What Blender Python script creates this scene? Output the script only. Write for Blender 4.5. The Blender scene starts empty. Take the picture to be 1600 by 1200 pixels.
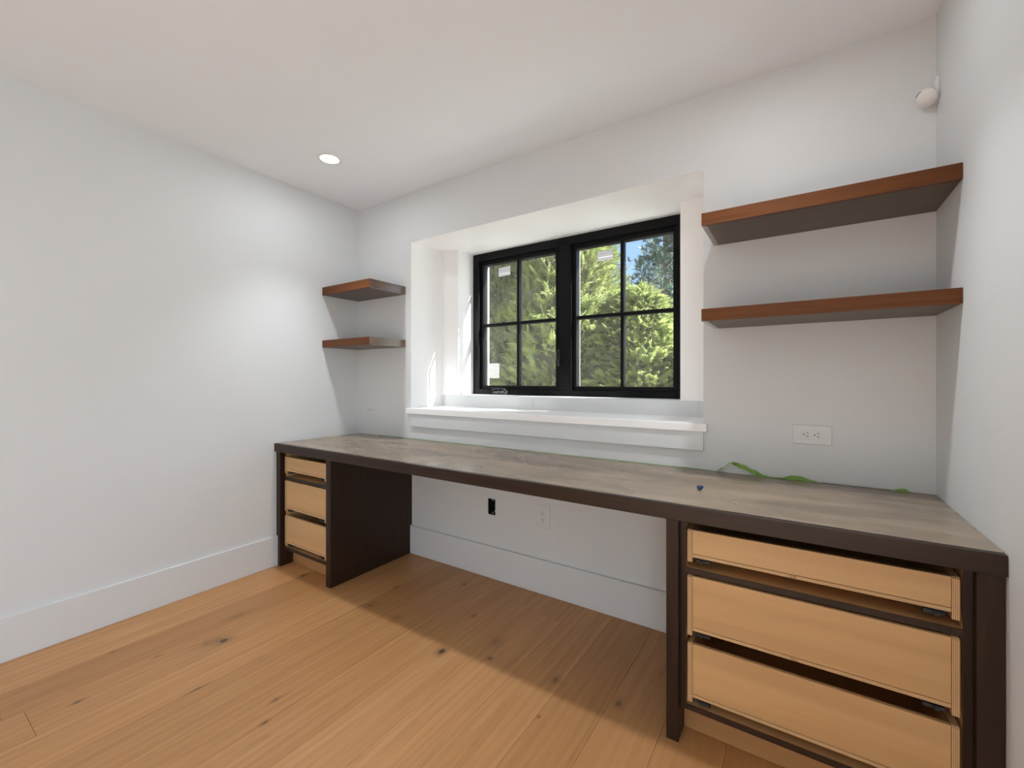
import bpy, bmesh, math, random
from mathutils import Vector, Matrix, noise

sc = bpy.context.scene
COL = sc.collection

# ------------------------------------------------------------------ camera
W, H = 3.1575, 2.44            # room width (x) and ceiling height (z); back wall at y = 0
FRONT = -3.60                  # wall behind the camera
cam_d = bpy.data.cameras.new('camera')
cam = bpy.data.objects.new('camera', cam_d); COL.objects.link(cam)
cam.location = (2.7596, -2.0789, 1.1734)
cam.rotation_euler = (math.radians(90), 0, math.radians(33.539))
cam_d.sensor_fit = 'HORIZONTAL'; cam_d.sensor_width = 36.0
cam_d.lens = 36.0 * 677.55 / 1600
cam_d.shift_y = -(600 - 592.887) / 1600
cam_d.clip_start = 0.02; cam_d.clip_end = 300
sc.camera = cam

# ------------------------------------------------------------------ world, sun, exposure
world = bpy.data.worlds.new('sky'); sc.world = world
world.use_nodes = True
wn = world.node_tree; wn.nodes.clear()
sky = wn.nodes.new('ShaderNodeTexSky'); sky.sky_type = 'NISHITA'
sky.sun_disc = False
SUN_TO = Vector((2.1, 1.0, 2.0)).normalized()
sky.sun_elevation = math.asin(SUN_TO.z)
sky.sun_rotation = math.atan2(SUN_TO.x, SUN_TO.y)
sky.air_density = 1.0; sky.dust_density = 0.6; sky.ozone_density = 2.0
bg = wn.nodes.new('ShaderNodeBackground'); bg.inputs['Strength'].default_value = 0.27
wo = wn.nodes.new('ShaderNodeOutputWorld')
wn.links.new(sky.outputs[0], bg.inputs[0]); wn.links.new(bg.outputs[0], wo.inputs[0])

sun_d = bpy.data.lights.new('sun', 'SUN'); sun_d.energy = 28.0; sun_d.angle = math.radians(0.53)
sun_d.color = (1.0, 0.97, 0.92)
sun = bpy.data.objects.new('sun', sun_d); COL.objects.link(sun)
sun.rotation_euler = (-SUN_TO).to_track_quat('-Z', 'Y').to_euler()
sun.location = (6, 4, 6)

DOWNLIGHT_W = 2.5              # power of each ceiling downlight
# added fill light in an invented doorway of the right wall, behind the camera
DOOR_Y0, DOOR_Y1, DOOR_H = -3.45, -2.40, 2.08
fill_d = bpy.data.lights.new('doorway_fill', 'AREA'); fill_d.shape = 'RECTANGLE'
fill_d.size = DOOR_H - 0.06; fill_d.size_y = DOOR_Y1 - DOOR_Y0 - 0.06
fill_d.energy = 29.0; fill_d.color = (0.71, 0.88, 1.0)
fill = bpy.data.objects.new('doorway_fill', fill_d); COL.objects.link(fill)
fill.location = (W + 0.14, (DOOR_Y0 + DOOR_Y1) / 2, DOOR_H / 2)
fill.rotation_euler = (0, math.radians(90), 0)
sc.view_settings.view_transform = 'Standard'
sc.view_settings.look = 'None'
sc.view_settings.gamma = 1.0
sc.view_settings.use_curve_mapping = False
sc.view_settings.exposure = 0.0
sc.cycles.use_denoising = True
sc.cycles.diffuse_bounces = 8
sc.cycles.max_bounces = 14
sc.cycles.transparent_max_bounces = 16
sc.cycles.sample_clamp_indirect = 6.0

# ------------------------------------------------------------------ material helpers
def new_mat(name):
    m = bpy.data.materials.new(name); m.use_nodes = True
    nt = m.node_tree
    return m, nt, nt.nodes['Principled BSDF']

def nd(nt, kind, **kw):
    n = nt.nodes.new(kind)
    for k, v in kw.items():
        if k in n.inputs.keys(): n.inputs[k].default_value = v
        else: setattr(n, k, v)
    return n

def ramp(nt, fac, stops):
    r = nt.nodes.new('ShaderNodeValToRGB')
    e = r.color_ramp.elements
    while len(e) < len(stops): e.new(0.5)
    for s, (p, c) in zip(e, stops):
        s.position = p; s.color = (*c, 1) if len(c) == 3 else c
    nt.links.new(fac, r.inputs[0])
    return r

def mixc(nt, fac, a, b, mode='MIX'):
    m = nt.nodes.new('ShaderNodeMix'); m.data_type = 'RGBA'; m.blend_type = mode
    for idx, v in ((0, fac), (6, a), (7, b)):
        if hasattr(v, 'node'): nt.links.new(v, m.inputs[idx])
        elif idx == 0: m.inputs[0].default_value = v
        else: m.inputs[idx].default_value = (*v, 1)
    return m.outputs[2]

def bump(nt, bsdf, height, strength=0.1, dist=0.002):
    b = nd(nt, 'ShaderNodeBump', Strength=strength, Distance=dist)
    nt.links.new(height, b.inputs['Height']); nt.links.new(b.outputs[0], bsdf.inputs['Normal'])

def coords(nt, scale=(1, 1, 1), world_space=False, rand=False):
    if world_space:
        src = nt.nodes.new('ShaderNodeNewGeometry').outputs['Position']
    else:
        src = nt.nodes.new('ShaderNodeTexCoord').outputs['Object']
    if rand:
        oi = nt.nodes.new('ShaderNodeObjectInfo')
        mu = nd(nt, 'ShaderNodeVectorMath', operation='MULTIPLY_ADD')
        cb = nt.nodes.new('ShaderNodeCombineXYZ')
        for i in range(3): nt.links.new(oi.outputs['Random'], cb.inputs[i])
        nt.links.new(cb.outputs[0], mu.inputs[0])
        mu.inputs[1].default_value = (37.0, 53.0, 19.0)
        nt.links.new(src, mu.inputs[2]); src = mu.outputs[0]
    mp = nt.nodes.new('ShaderNodeMapping'); mp.inputs['Scale'].default_value = scale
    nt.links.new(src, mp.inputs[0])
    return mp.outputs[0]

def plain(name, col, rough=0.5, metallic=0.0, spec=0.5, coat=0.0):
    m, nt, b = new_mat(name)
    n = nd(nt, 'ShaderNodeTexNoise', Scale=14.0, Detail=3.0)
    nt.links.new(coords(nt), n.inputs['Vector'])
    lo = tuple(c * 0.95 for c in col); hi = tuple(min(1, c * 1.04) for c in col)
    r = ramp(nt, n.outputs[0], [(0.3, lo), (0.7, hi)])
    nt.links.new(r.outputs[0], b.inputs['Base Color'])
    b.inputs['Roughness'].default_value = rough; b.inputs['Metallic'].default_value = metallic
    b.inputs['Specular IOR Level'].default_value = spec
    b.inputs['Coat Weight'].default_value = coat; b.inputs['Coat Roughness'].default_value = 0.15
    return m

def paint(name, col, rough, bumpy=0.04):
    m, nt, b = new_mat(name)
    v = coords(nt, world_space=True)
    n1 = nd(nt, 'ShaderNodeTexNoise', Scale=2.0, Detail=2.0); nt.links.new(v, n1.inputs['Vector'])
    lo = tuple(c * 0.985 for c in col)
    r = ramp(nt, n1.outputs[0], [(0.35, lo), (0.65, col)])
    nt.links.new(r.outputs[0], b.inputs['Base Color'])
    b.inputs['Roughness'].default_value = rough
    n2 = nd(nt, 'ShaderNodeTexNoise', Scale=420.0, Detail=2.0); nt.links.new(v, n2.inputs['Vector'])
    bump(nt, b, n2.outputs[0], bumpy, 0.001)
    return m

def wood(name, dark, mid, light, axis, rough=0.35, grain=60.0, coat=0.0, rand=True, spec=0.5):
    """long grain wood; axis = grain direction (0 x, 1 y, 2 z)"""
    m, nt, b = new_mat(name)
    s = [grain, grain, grain]; s[axis] = grain * 0.045
    v = coords(nt, tuple(s), rand=rand)
    n = nd(nt, 'ShaderNodeTexNoise', Scale=1.0, Detail=6.0, Roughness=0.62, Distortion=0.25)
    nt.links.new(v, n.inputs['Vector'])
    s2 = [5.0, 5.0, 5.0]; s2[axis] = 0.7
    n2 = nd(nt, 'ShaderNodeTexNoise', Scale=1.0, Detail=3.0, Distortion=0.6)
    nt.links.new(coords(nt, tuple(s2), rand=rand), n2.inputs['Vector'])
    r = ramp(nt, n.outputs[0], [(0.28, dark), (0.5, mid), (0.74, light)])
    r2 = ramp(nt, n2.outputs[0], [(0.3, (0.86, 0.86, 0.86)), (0.7, (1.1, 1.08, 1.06))])
    c = mixc(nt, 1.0, r.outputs[0], r2.outputs[0], 'MULTIPLY')
    nt.links.new(c, b.inputs['Base Color'])
    b.inputs['Roughness'].default_value = rough
    b.inputs['Specular IOR Level'].default_value = spec
    b.inputs['Coat Weight'].default_value = coat; b.inputs['Coat Roughness'].default_value = 0.22
    bump(nt, b, n.outputs[0], 0.12, 0.0006)
    return m

M = {}
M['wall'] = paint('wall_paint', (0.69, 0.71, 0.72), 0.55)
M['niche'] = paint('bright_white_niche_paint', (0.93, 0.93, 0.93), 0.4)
M['ceiling'] = paint('ceiling_paint', (0.845, 0.89, 0.93), 0.8)
M['trim'] = paint('trim_paint', (0.69, 0.71, 0.725), 0.32, 0.02)
M['white_plastic'] = plain('white_plastic', (0.78, 0.78, 0.77), 0.35)
M['black_frame'] = plain('black_window_frame', (0.006, 0.006, 0.0065), 0.45, spec=0.14)
M['outlet_plastic'] = plain('outlet_plastic', (0.70, 0.71, 0.715), 0.35)
M['black_plastic'] = plain('black_plastic', (0.016, 0.018, 0.02), 0.42)
M['dark_hole'] = plain('dark_box_interior', (0.012, 0.014, 0.015), 0.6)
M['metal'] = plain('grey_metal', (0.45, 0.45, 0.45), 0.35, 1.0)
M['metal_grey'] = plain('grey_exterior_cladding', (0.26, 0.26, 0.26), 0.5)
M['slot'] = plain('socket_slot', (0.02, 0.02, 0.02), 0.6)
M['desk_dark'] = wood('dark_stained_wood', (0.017, 0.008, 0.0042), (0.028, 0.0138, 0.0075), (0.042, 0.021, 0.0115), 0, 0.42, 70, spec=0.35)
M['desk_dark_v'] = wood('dark_stained_wood_upright', (0.017, 0.008, 0.0042), (0.028, 0.0138, 0.0075), (0.042, 0.021, 0.0115), 2, 0.42, 70, spec=0.3)
M['shelf_wood'] = wood('brown_stained_shelf_wood', (0.088, 0.027, 0.0065), (0.118, 0.038, 0.0095), (0.150, 0.052, 0.014), 0, 0.42, 90, coat=0.0, spec=0.22)
M['shelf_wood_y'] = wood('brown_stained_shelf_end', (0.085, 0.036, 0.015), (0.115, 0.050, 0.021), (0.145, 0.066, 0.028), 1, 0.22, 90, coat=1.0, spec=1.0)
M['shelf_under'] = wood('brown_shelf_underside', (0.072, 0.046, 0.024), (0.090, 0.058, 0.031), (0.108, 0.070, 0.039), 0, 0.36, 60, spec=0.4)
M['birch'] = wood('birch_plywood_face', (0.53, 0.32, 0.140), (0.60, 0.37, 0.168), (0.66, 0.42, 0.20), 0, 0.45, 16)
M['toe'] = wood('raw_toe_kick_ply', (0.36, 0.19, 0.075), (0.42, 0.23, 0.09), (0.48, 0.27, 0.11), 0, 0.5, 20)
M['tape'] = plain('green_masking_tape', (0.36, 0.58, 0.16), 0.6)
M['blue'] = plain('blue_plastic', (0.015, 0.035, 0.16), 0.3)
M['grit'] = plain('plaster_crumb', (0.65, 0.62, 0.56), 0.8)
M['pencil'] = plain('red_pencil', (0.18, 0.05, 0.05), 0.8)
M['dirt'] = plain('garden_soil', (0.10, 0.07, 0.045), 0.9)
M['bark'] = plain('bark', (0.10, 0.07, 0.05), 0.9)

def mat_ply_edge():
    m, nt, b = new_mat('plywood_edge_layers')
    g = nt.nodes.new('ShaderNodeTexCoord')
    sx = nt.nodes.new('ShaderNodeSeparateXYZ'); nt.links.new(g.outputs['Object'], sx.inputs[0])
    w = nd(nt, 'ShaderNodeMath', operation='MULTIPLY'); w.inputs[1].default_value = 2 * math.pi / 0.0034
    nt.links.new(sx.outputs[0], w.inputs[0])
    s = nd(nt, 'ShaderNodeMath', operation='SINE'); nt.links.new(w.outputs[0], s.inputs[0])
    r = ramp(nt, s.outputs[0], [(0.0, (0.40, 0.22, 0.095)), (0.35, (0.66, 0.45, 0.24)), (1.0, (0.72, 0.50, 0.28))])
    nt.links.new(r.outputs[0], b.inputs['Base Color']); b.inputs['Roughness'].default_value = 0.6
    return m
M['ply_edge'] = mat_ply_edge()

def mat_desktop():
    m, nt, b = new_mat('dusty_dark_desktop')
    n = nd(nt, 'ShaderNodeTexNoise', Scale=1.0, Detail=6.0, Roughness=0.6)
    nt.links.new(coords(nt, (3.0, 60, 60)), n.inputs['Vector'])
    base = ramp(nt, n.outputs[0], [(0.3, (0.050, 0.030, 0.019)), (0.7, (0.085, 0.053, 0.034))])
    d1 = nd(nt, 'ShaderNodeTexNoise', Scale=2.0, Detail=2.0, Roughness=0.4)
    nt.links.new(coords(nt, (0.8, 1.9, 1)), d1.inputs['Vector'])
    f1 = ramp(nt, d1.outputs[0], [(0.25, (0.24,) * 3), (0.75, (0.58,) * 3)])
    d2 = nd(nt, 'ShaderNodeTexNoise', Scale=3.0, Detail=4.0, Roughness=0.5)
    nt.links.new(coords(nt, (0.9, 3.2, 1)), d2.inputs['Vector'])
    f2 = ramp(nt, d2.outputs[0], [(0.44, (0, 0, 0)), (0.85, (0.42,) * 3)])
    fac = mixc(nt, 1.0, f1.outputs[0], f2.outputs[0], 'ADD')
    c = mixc(nt, fac, base.outputs[0], (0.46, 0.36, 0.255))
    nt.links.new(c, b.inputs['Base Color'])
    rr = ramp(nt, d1.outputs[0], [(0.3, (0.19,) * 3), (0.7, (0.33,) * 3)])
    nt.links.new(rr.outputs[0], b.inputs['Roughness'])
    b.inputs['Specular IOR Level'].default_value = 0.6
    return m
M['desktop'] = mat_desktop()

KNOTS = []   # (x, y, rx, ry) on the floor, filled below before the floor material is made
def mat_floor(knots):
    m, nt, b = new_mat('oak_floor_plank')
    v = coords(nt, (26, 1.5, 26), rand=True)
    n = nd(nt, 'ShaderNodeTexNoise', Scale=1.0, Detail=7.0, Roughness=0.66, Distortion=0.9)
    nt.links.new(v, n.inputs['Vector'])
    r = ramp(nt, n.outputs[0], [(0.22, (0.42, 0.204, 0.074)), (0.5, (0.52, 0.263, 0.104)), (0.80, (0.60, 0.325, 0.142))])
    # cathedral figure
    wv = nd(nt, 'ShaderNodeTexWave', Scale=1.0, Distortion=5.0, Detail=3.0)
    wv.inputs['Detail Scale'].default_value = 0.9
    wv.bands_direction = 'X'
    nt.links.new(coords(nt, (9.0, 0.55, 9.0), rand=True), wv.inputs['Vector'])
    fig = ramp(nt, wv.outputs[0], [(0.0, (0.90, 0.885, 0.87)), (0.5, (1.0, 1.0, 1.0)), (1.0, (1.05, 1.05, 1.05))])
    c = mixc(nt, 0.45, r.outputs[0], fig.outputs[0], 'MULTIPLY')
    # tone of the single plank
    oi = nt.nodes.new('ShaderNodeObjectInfo')
    t = ramp(nt, oi.outputs['Random'], [(0.0, (0.86, 0.835, 0.80)), (0.5, (1.0, 1.0, 1.0)), (1.0, (1.10, 1.12, 1.16))])
    c = mixc(nt, 1.0, c, t.outputs[0], 'MULTIPLY')
    # small pores and short dark mineral streaks
    s = nd(nt, 'ShaderNodeTexNoise', Scale=1.0, Detail=3.0, Roughness=0.5)
    nt.links.new(coords(nt, (24, 3.4, 24), rand=True), s.inputs['Vector'])
    sf = ramp(nt, s.outputs[0], [(0.70, (0, 0, 0)), (0.80, (0.55,) * 3)])
    c = mixc(nt, sf.outputs[0], c, (0.23, 0.115, 0.05))
    # knots
    pos = nt.nodes.new('ShaderNodeNewGeometry').outputs['Position']
    wob = nd(nt, 'ShaderNodeTexNoise', Scale=38.0, Detail=2.0); nt.links.new(pos, wob.inputs['Vector'])
    for (x, y, rx, ry, dk) in knots:
        sb = nd(nt, 'ShaderNodeVectorMath', operation='SUBTRACT'); nt.links.new(pos, sb.inputs[0]); sb.inputs[1].default_value = (x, y, 0)
        ml = nd(nt, 'ShaderNodeVectorMath', operation='MULTIPLY'); nt.links.new(sb.outputs[0], ml.inputs[0]); ml.inputs[1].default_value = (1 / rx, 1 / ry, 0)
        ln = nd(nt, 'ShaderNodeVectorMath', operation='LENGTH'); nt.links.new(ml.outputs[0], ln.inputs[0])
        ad = nd(nt, 'ShaderNodeMath', operation='ADD'); nt.links.new(ln.outputs['Value'], ad.inputs[0]); nt.links.new(wob.outputs[0], ad.inputs[1])
        mr = ramp(nt, ad.outputs[0], [(0.0, (dk,) * 3), (0.9, (dk,) * 3), (1.0, (dk * 0.35,) * 3)])
        # scale so that the core ends near 1 and the halo fades out by 2.6
        dv = nd(nt, 'ShaderNodeMath', operation='DIVIDE'); nt.links.new(ad.outputs[0], dv.inputs[0]); dv.inputs[1].default_value = 3.0
        nt.links.new(dv.outputs[0], mr.inputs[0])
        e = mr.color_ramp.elements
        e[0].position = 0.34; e[1].position = 0.50; e[2].position = 1.0
        e[1].color = (dk * 0.38,) * 3 + (1,); e[2].color = (0, 0, 0, 1)
        c = mixc(nt, mr.outputs[0], c, (0.055, 0.030, 0.016))
    nt.links.new(c, b.inputs['Base Color'])
    b.inputs['Roughness'].default_value = 0.42
    b.inputs['Specular IOR Level'].default_value = 0.4
    bump(nt, b, n.outputs[0], 0.10, 0.0006)
    return m

def mat_glass():
    m, nt, _ = new_mat('window_glass')
    nt.nodes.clear()
    o = nt.nodes.new('ShaderNodeOutputMaterial')
    t = nd(nt, 'ShaderNodeBsdfTransparent'); t.inputs[0].default_value = (0.95, 0.97, 0.96, 1)
    g = nd(nt, 'ShaderNodeBsdfGlossy', Roughness=0.02)
    f = nd(nt, 'ShaderNodeFresnel', IOR=1.5)
    ge = nt.nodes.new('ShaderNodeNewGeometry')      # leaving face of the pane reflects like the entering one
    mi = nd(nt, 'ShaderNodeMapRange'); mi.inputs['To Min'].default_value = 1.5; mi.inputs['To Max'].default_value = 1 / 1.5
    nt.links.new(ge.outputs['Backfacing'], mi.inputs['Value']); nt.links.new(mi.outputs[0], f.inputs['IOR'])
    d = nd(nt, 'ShaderNodeBsdfDiffuse'); d.inputs[0].default_value = (0.8, 0.8, 0.78, 1)
    # film of building dust on the pane
    n = nd(nt, 'ShaderNodeTexNoise', Scale=5.0, Detail=5.0); nt.links.new(coords(nt), n.inputs['Vector'])
    r = ramp(nt, n.outputs[0], [(0.3, (0.015,) * 3), (0.75, (0.06,) * 3)])
    mx = nt.nodes.new('ShaderNodeMixShader'); mx2 = nt.nodes.new('ShaderNodeMixShader')
    nt.links.new(f.outputs[0], mx.inputs[0]); nt.links.new(t.outputs[0], mx.inputs[1]); nt.links.new(g.outputs[0], mx.inputs[2])
    nt.links.new(r.outputs[0], mx2.inputs[0]); nt.links.new(mx.outputs[0], mx2.inputs[1]); nt.links.new(d.outputs[0], mx2.inputs[2])
    nt.links.new(mx2.outputs[0], o.inputs[0])
    return m
M['glass'] = mat_glass()

def mat_sticker(alpha):
    m, nt, b = new_mat('printed_sticker')
    v = coords(nt, (1, 1, 1))
    sx = nt.nodes.new('ShaderNodeSeparateXYZ'); nt.links.new(v, sx.inputs[0])
    w = nd(nt, 'ShaderNodeMath', operation='MULTIPLY'); w.inputs[1].default_value = 2 * math.pi / 0.014
    nt.links.new(sx.outputs[2], w.inputs[0])
    s = nd(nt, 'ShaderNodeMath', operation='SINE'); nt.links.new(w.outputs[0], s.inputs[0])
    n = nd(nt, 'ShaderNodeTexNoise', Scale=1.0, Detail=2.0); nt.links.new(coords(nt, (240, 1, 60)), n.inputs['Vector'])
    mu = nd(nt, 'ShaderNodeMath', operation='MULTIPLY'); nt.links.new(s.outputs[0], mu.inputs[0]); nt.links.new(n.outputs[0], mu.inputs[1])
    r = ramp(nt, mu.outputs[0], [(0.36, (0.86, 0.86, 0.88)), (0.5, (0.62, 0.62, 0.65))])
    nt.links.new(r.outputs[0], b.inputs['Base Color']); b.inputs['Roughness'].default_value = 0.5
    tr = nd(nt, 'ShaderNodeBsdfTranslucent'); nt.links.new(r.outputs[0], tr.inputs[0])
    tp = nd(nt, 'ShaderNodeBsdfTransparent')
    m1 = nd(nt, 'ShaderNodeMixShader', Fac=0.5); m2 = nd(nt, 'ShaderNodeMixShader', Fac=alpha)
    nt.links.new(b.outputs[0], m1.inputs[1]); nt.links.new(tr.outputs[0], m1.inputs[2])
    nt.links.new(tp.outputs[0], m2.inputs[1]); nt.links.new(m1.outputs[0], m2.inputs[2])
    nt.links.new(m2.outputs[0], nt.nodes['Material Output'].inputs[0])
    return m
M['sticker'] = mat_sticker(0.95)
M['sticker_faint'] = mat_sticker(0.30)

def mat_leaf(name, a, b_, c_, transl=0.45):
    m, nt, b = new_mat(name)
    n = nd(nt, 'ShaderNodeTexNoise', Scale=2.6, Detail=4.0, Roughness=0.7)
    nt.links.new(coords(nt, world_space=True), n.inputs['Vector'])
    r = ramp(nt, n.outputs[0], [(0.3, a), (0.5, b_), (0.7, c_)])
    nt.links.new(r.outputs[0], b.inputs['Base Color']); b.inputs['Roughness'].default_value = 0.5
    tr = nt.nodes.new('ShaderNodeBsdfTranslucent'); nt.links.new(r.outputs[0], tr.inputs[0])
    mx = nd(nt, 'ShaderNodeMixShader', Fac=transl)
    nt.links.new(b.outputs[0], mx.inputs[1]); nt.links.new(tr.outputs[0], mx.inputs[2])
    nt.links.new(mx.outputs[0], nt.nodes['Material Output'].inputs[0])
    return m
M['cedar'] = mat_leaf('cedar_foliage', (0.20, 0.21, 0.12), (0.26, 0.31, 0.110), (0.33, 0.39, 0.125), 0.5)
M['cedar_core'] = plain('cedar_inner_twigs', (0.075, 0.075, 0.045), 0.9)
M['pine'] = mat_leaf('pine_needles', (0.07, 0.12, 0.09), (0.10, 0.17, 0.12), (0.16, 0.23, 0.14), 0.25)
M['stucco'] = plain('pale_stucco', (0.66, 0.65, 0.62), 0.9)
M['bounce_ground'] = plain('pale_bounce_ground', (0.60, 0.60, 0.58), 0.9)  # ground colour made pale to bounce light in through the window

def mat_emit(name, col, s):
    m, nt, b = new_mat(name)
    b.inputs['Base Color'].default_value = (*col, 1)
    b.inputs['Emission Color'].default_value = (*col, 1); b.inputs['Emission Strength'].default_value = s
    return m
M['lens'] = mat_emit('lit_lamp_lens', (1.0, 0.97, 0.93), 6.0)

# ------------------------------------------------------------------ mesh helpers
def wloc(o):
    v = Vector(o.location)
    while o.parent: o = o.parent; v += o.location
    return v

def obj(name, bm, mat, parent=None, origin=None, smooth=False):
    """link bm (world coordinates) as ONE mesh object"""
    org = Vector(origin) if origin is not None else Vector((0, 0, 0))
    if origin is None and bm.verts:
        xs = [v.co for v in bm.verts]
        org = Vector(((min(v.x for v in xs) + max(v.x for v in xs)) / 2,
                      (min(v.y for v in xs) + max(v.y for v in xs)) / 2, min(v.z for v in xs)))
    bmesh.ops.translate(bm, verts=bm.verts, vec=-org)
    me = bpy.data.meshes.new(name); bm.to_mesh(me); bm.free()
    if smooth:
        for p in me.polygons: p.use_smooth = True
    o = bpy.data.objects.new(name, me); COL.objects.link(o)
    for mt in (mat if isinstance(mat, (list, tuple)) else [mat]): me.materials.append(M[mt] if isinstance(mt, str) else mt)
    o.location = org
    if parent:
        o.parent = parent; o.location = org - wloc(parent)
    return o

def tag(o, label=None, cat=None, group=None, kind=None):
    if label: o['label'] = label
    if cat: o['category'] = cat
    if group: o['group'] = group
    if kind: o['kind'] = kind
    return o

def thing(name, loc, label, cat, group=None):
    o = bpy.data.objects.new(name, None); COL.objects.link(o); o.location = loc
    o.empty_display_size = 0.05
    return tag(o, label, cat, group)

def add_box(bm, x0, x1, y0, y1, z0, z1, bev=0.0):
    t = bmesh.new() if bev else bm
    vs = [t.verts.new((x, y, z)) for x in (x0, x1) for y in (y0, y1) for z in (z0, z1)]
    for f in ((0, 1, 3, 2), (4, 6, 7, 5), (0, 4, 5, 1), (2, 3, 7, 6), (0, 2, 6, 4), (1, 5, 7, 3)):
        t.faces.new([vs[i] for i in f])
    if bev:
        bmesh.ops.bevel(t, geom=t.edges[:], offset=bev, segments=1, affect='EDGES')
        merge(bm, t)
    return bm

def merge(bm, t):
    me = bpy.data.meshes.new('tmp'); t.to_mesh(me); t.free(); bm.from_mesh(me); bpy.data.meshes.remove(me)

def box(name, x0, x1, y0, y1, z0, z1, mat, parent=None, bev=0.0015):
    return obj(name, add_box(bmesh.new(), x0, x1, y0, y1, z0, z1, bev), mat, parent)

def prism(bm, poly, axis, a0, a1, bev=0.0):
    """extrude a polygon; axis 0: poly in (y,z); 1: (x,z); 2: (x,y)"""
    t = bmesh.new()
    def P(p, a): return {0: (a, p[0], p[1]), 1: (p[0], a, p[1]), 2: (p[0], p[1], a)}[axis]
    A = [t.verts.new(P(p, a0)) for p in poly]; B = [t.verts.new(P(p, a1)) for p in poly]
    t.faces.new(A); t.faces.new(B[::-1])
    for i in range(len(poly)):
        j = (i + 1) % len(poly); t.faces.new([A[j], A[i], B[i], B[j]])
    bmesh.ops.recalc_face_normals(t, faces=t.faces[:])
    if bev: bmesh.ops.bevel(t, geom=t.edges[:], offset=bev, segments=1, affect='EDGES')
    merge(bm, t); return bm

def tube(bm, pts, r, n=8, caps=True):
    pts = [Vector(p) for p in pts]; rings = []
    rr = r if isinstance(r, (list, tuple)) else [r] * len(pts)
    for i, p in enumerate(pts):
        d = (pts[min(i + 1, len(pts) - 1)] - pts[max(i - 1, 0)]).normalized()
        u = d.orthogonal().normalized() if i == 0 else (u - d * u.dot(d)).normalized()
        w = d.cross(u)
        rings.append([bm.verts.new(p + (u * math.cos(2 * math.pi * k / n) + w * math.sin(2 * math.pi * k / n)) * rr[i]) for k in range(n)])
    for a, b in zip(rings, rings[1:]):
        for k in range(n): bm.faces.new([a[k], a[(k + 1) % n], b[(k + 1) % n], b[k]])
    if caps: bm.faces.new(rings[0][::-1]); bm.faces.new(rings[-1])
    return bm

def lathe(bm, prof, centre, n=32, mat=None):
    """profile of (r, z) about the z axis, optional rotation matrix, moved to centre"""
    mat = mat or Matrix.Identity(3); c = Vector(centre); rings = []
    for r, z in prof:
        if r < 1e-6: rings.append([bm.verts.new(c + mat @ Vector((0, 0, z)))])
        else: rings.append([bm.verts.new(c + mat @ Vector((r * math.cos(2 * math.pi * k / n), r * math.sin(2 * math.pi * k / n), z))) for k in range(n)])
    for a, b in zip(rings, rings[1:]):
        for k in range(n):
            j = (k + 1) % n
            if len(a) == 1 and len(b) == 1: continue
            if len(a) == 1: bm.faces.new([a[0], b[k], b[j]])
            elif len(b) == 1: bm.faces.new([a[k], a[j], b[0]])
            else: bm.faces.new([a[k], a[j], b[j], b[k]])
    bmesh.ops.recalc_face_normals(bm, faces=bm.faces[:])
    return bm

def holed_slab(bm, xs, zs, holes, y0, y1):
    """wall slab between y0 and y1 made of grid cells; holes = set of (i, j) cells left open"""
    for i in range(len(xs) - 1):
        for j in range(len(zs) - 1):
            if (i, j) in holes: continue
            add_box(bm, xs[i], xs[i + 1], y0, y1, zs[j], zs[j + 1])
    return bm

# ------------------------------------------------------------------ measured dimensions
DH, DT, DD = 0.7712, 0.0502, 0.630           # desk height, thickness, depth
BB, BT = 0.187, 0.016                        # baseboard
NL, NR, NT, NB, NDP = 0.5563, 2.4038, 2.106, 0.979, 0.3097   # window niche
JL, JR, JB, JD = 0.7122, 2.2378, 1.063, 0.4785               # inner window reveal
WALL_T = 0.59                                # outer face of the thick back wall

# ------------------------------------------------------------------ room shell
bm = bmesh.new()
HX0, HX1, HZ0, HZ1 = 1.2097, 1.2638, 0.3705, 0.465           # opening left for an electrical box
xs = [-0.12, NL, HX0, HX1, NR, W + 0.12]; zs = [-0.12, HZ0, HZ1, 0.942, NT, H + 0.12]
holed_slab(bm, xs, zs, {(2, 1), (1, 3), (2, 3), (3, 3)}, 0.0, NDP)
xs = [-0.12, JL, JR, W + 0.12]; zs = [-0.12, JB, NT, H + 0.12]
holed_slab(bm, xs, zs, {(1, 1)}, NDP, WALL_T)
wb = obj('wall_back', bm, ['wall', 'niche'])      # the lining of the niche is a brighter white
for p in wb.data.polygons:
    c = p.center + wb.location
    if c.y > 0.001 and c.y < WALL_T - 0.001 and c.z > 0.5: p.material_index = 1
tag(wb, 'white painted back wall with deep window niche', kind='structure')

tag(box('wall_left', -0.12, 0, FRONT - 0.12, 0, -0.12, H + 0.12, 'wall', bev=0), 'plain white painted left wall', kind='structure')
bm = bmesh.new()
for y0, y1, z0, z1 in ((FRONT - 0.12, DOOR_Y0, -0.12, H + 0.12), (DOOR_Y1, 0, -0.12, H + 0.12), (DOOR_Y0, DOOR_Y1, DOOR_H, H + 0.12), (DOOR_Y0, DOOR_Y1, -0.12, -0.0005)):
    add_box(bm, W, W + 0.12, y0, y1, z0, z1)
tag(obj('wall_right', bm, 'wall'), 'plain white painted right wall', kind='structure')
tag(box('wall_front', 0, W, FRONT - 0.12, FRONT, -0.12, H + 0.12, 'wall', bev=0), 'plain white painted wall facing the window', kind='structure')
tag(box('ceiling', 0, W, FRONT, 0, H, H + 0.12, 'ceiling', bev=0), 'flat white painted ceiling', kind='structure')
floor = tag(box('floor', 0, W, FRONT, 0, -0.12, -0.014, 'dark_hole', bev=0), 'light oak plank floor with dark knots', kind='structure')

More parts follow.
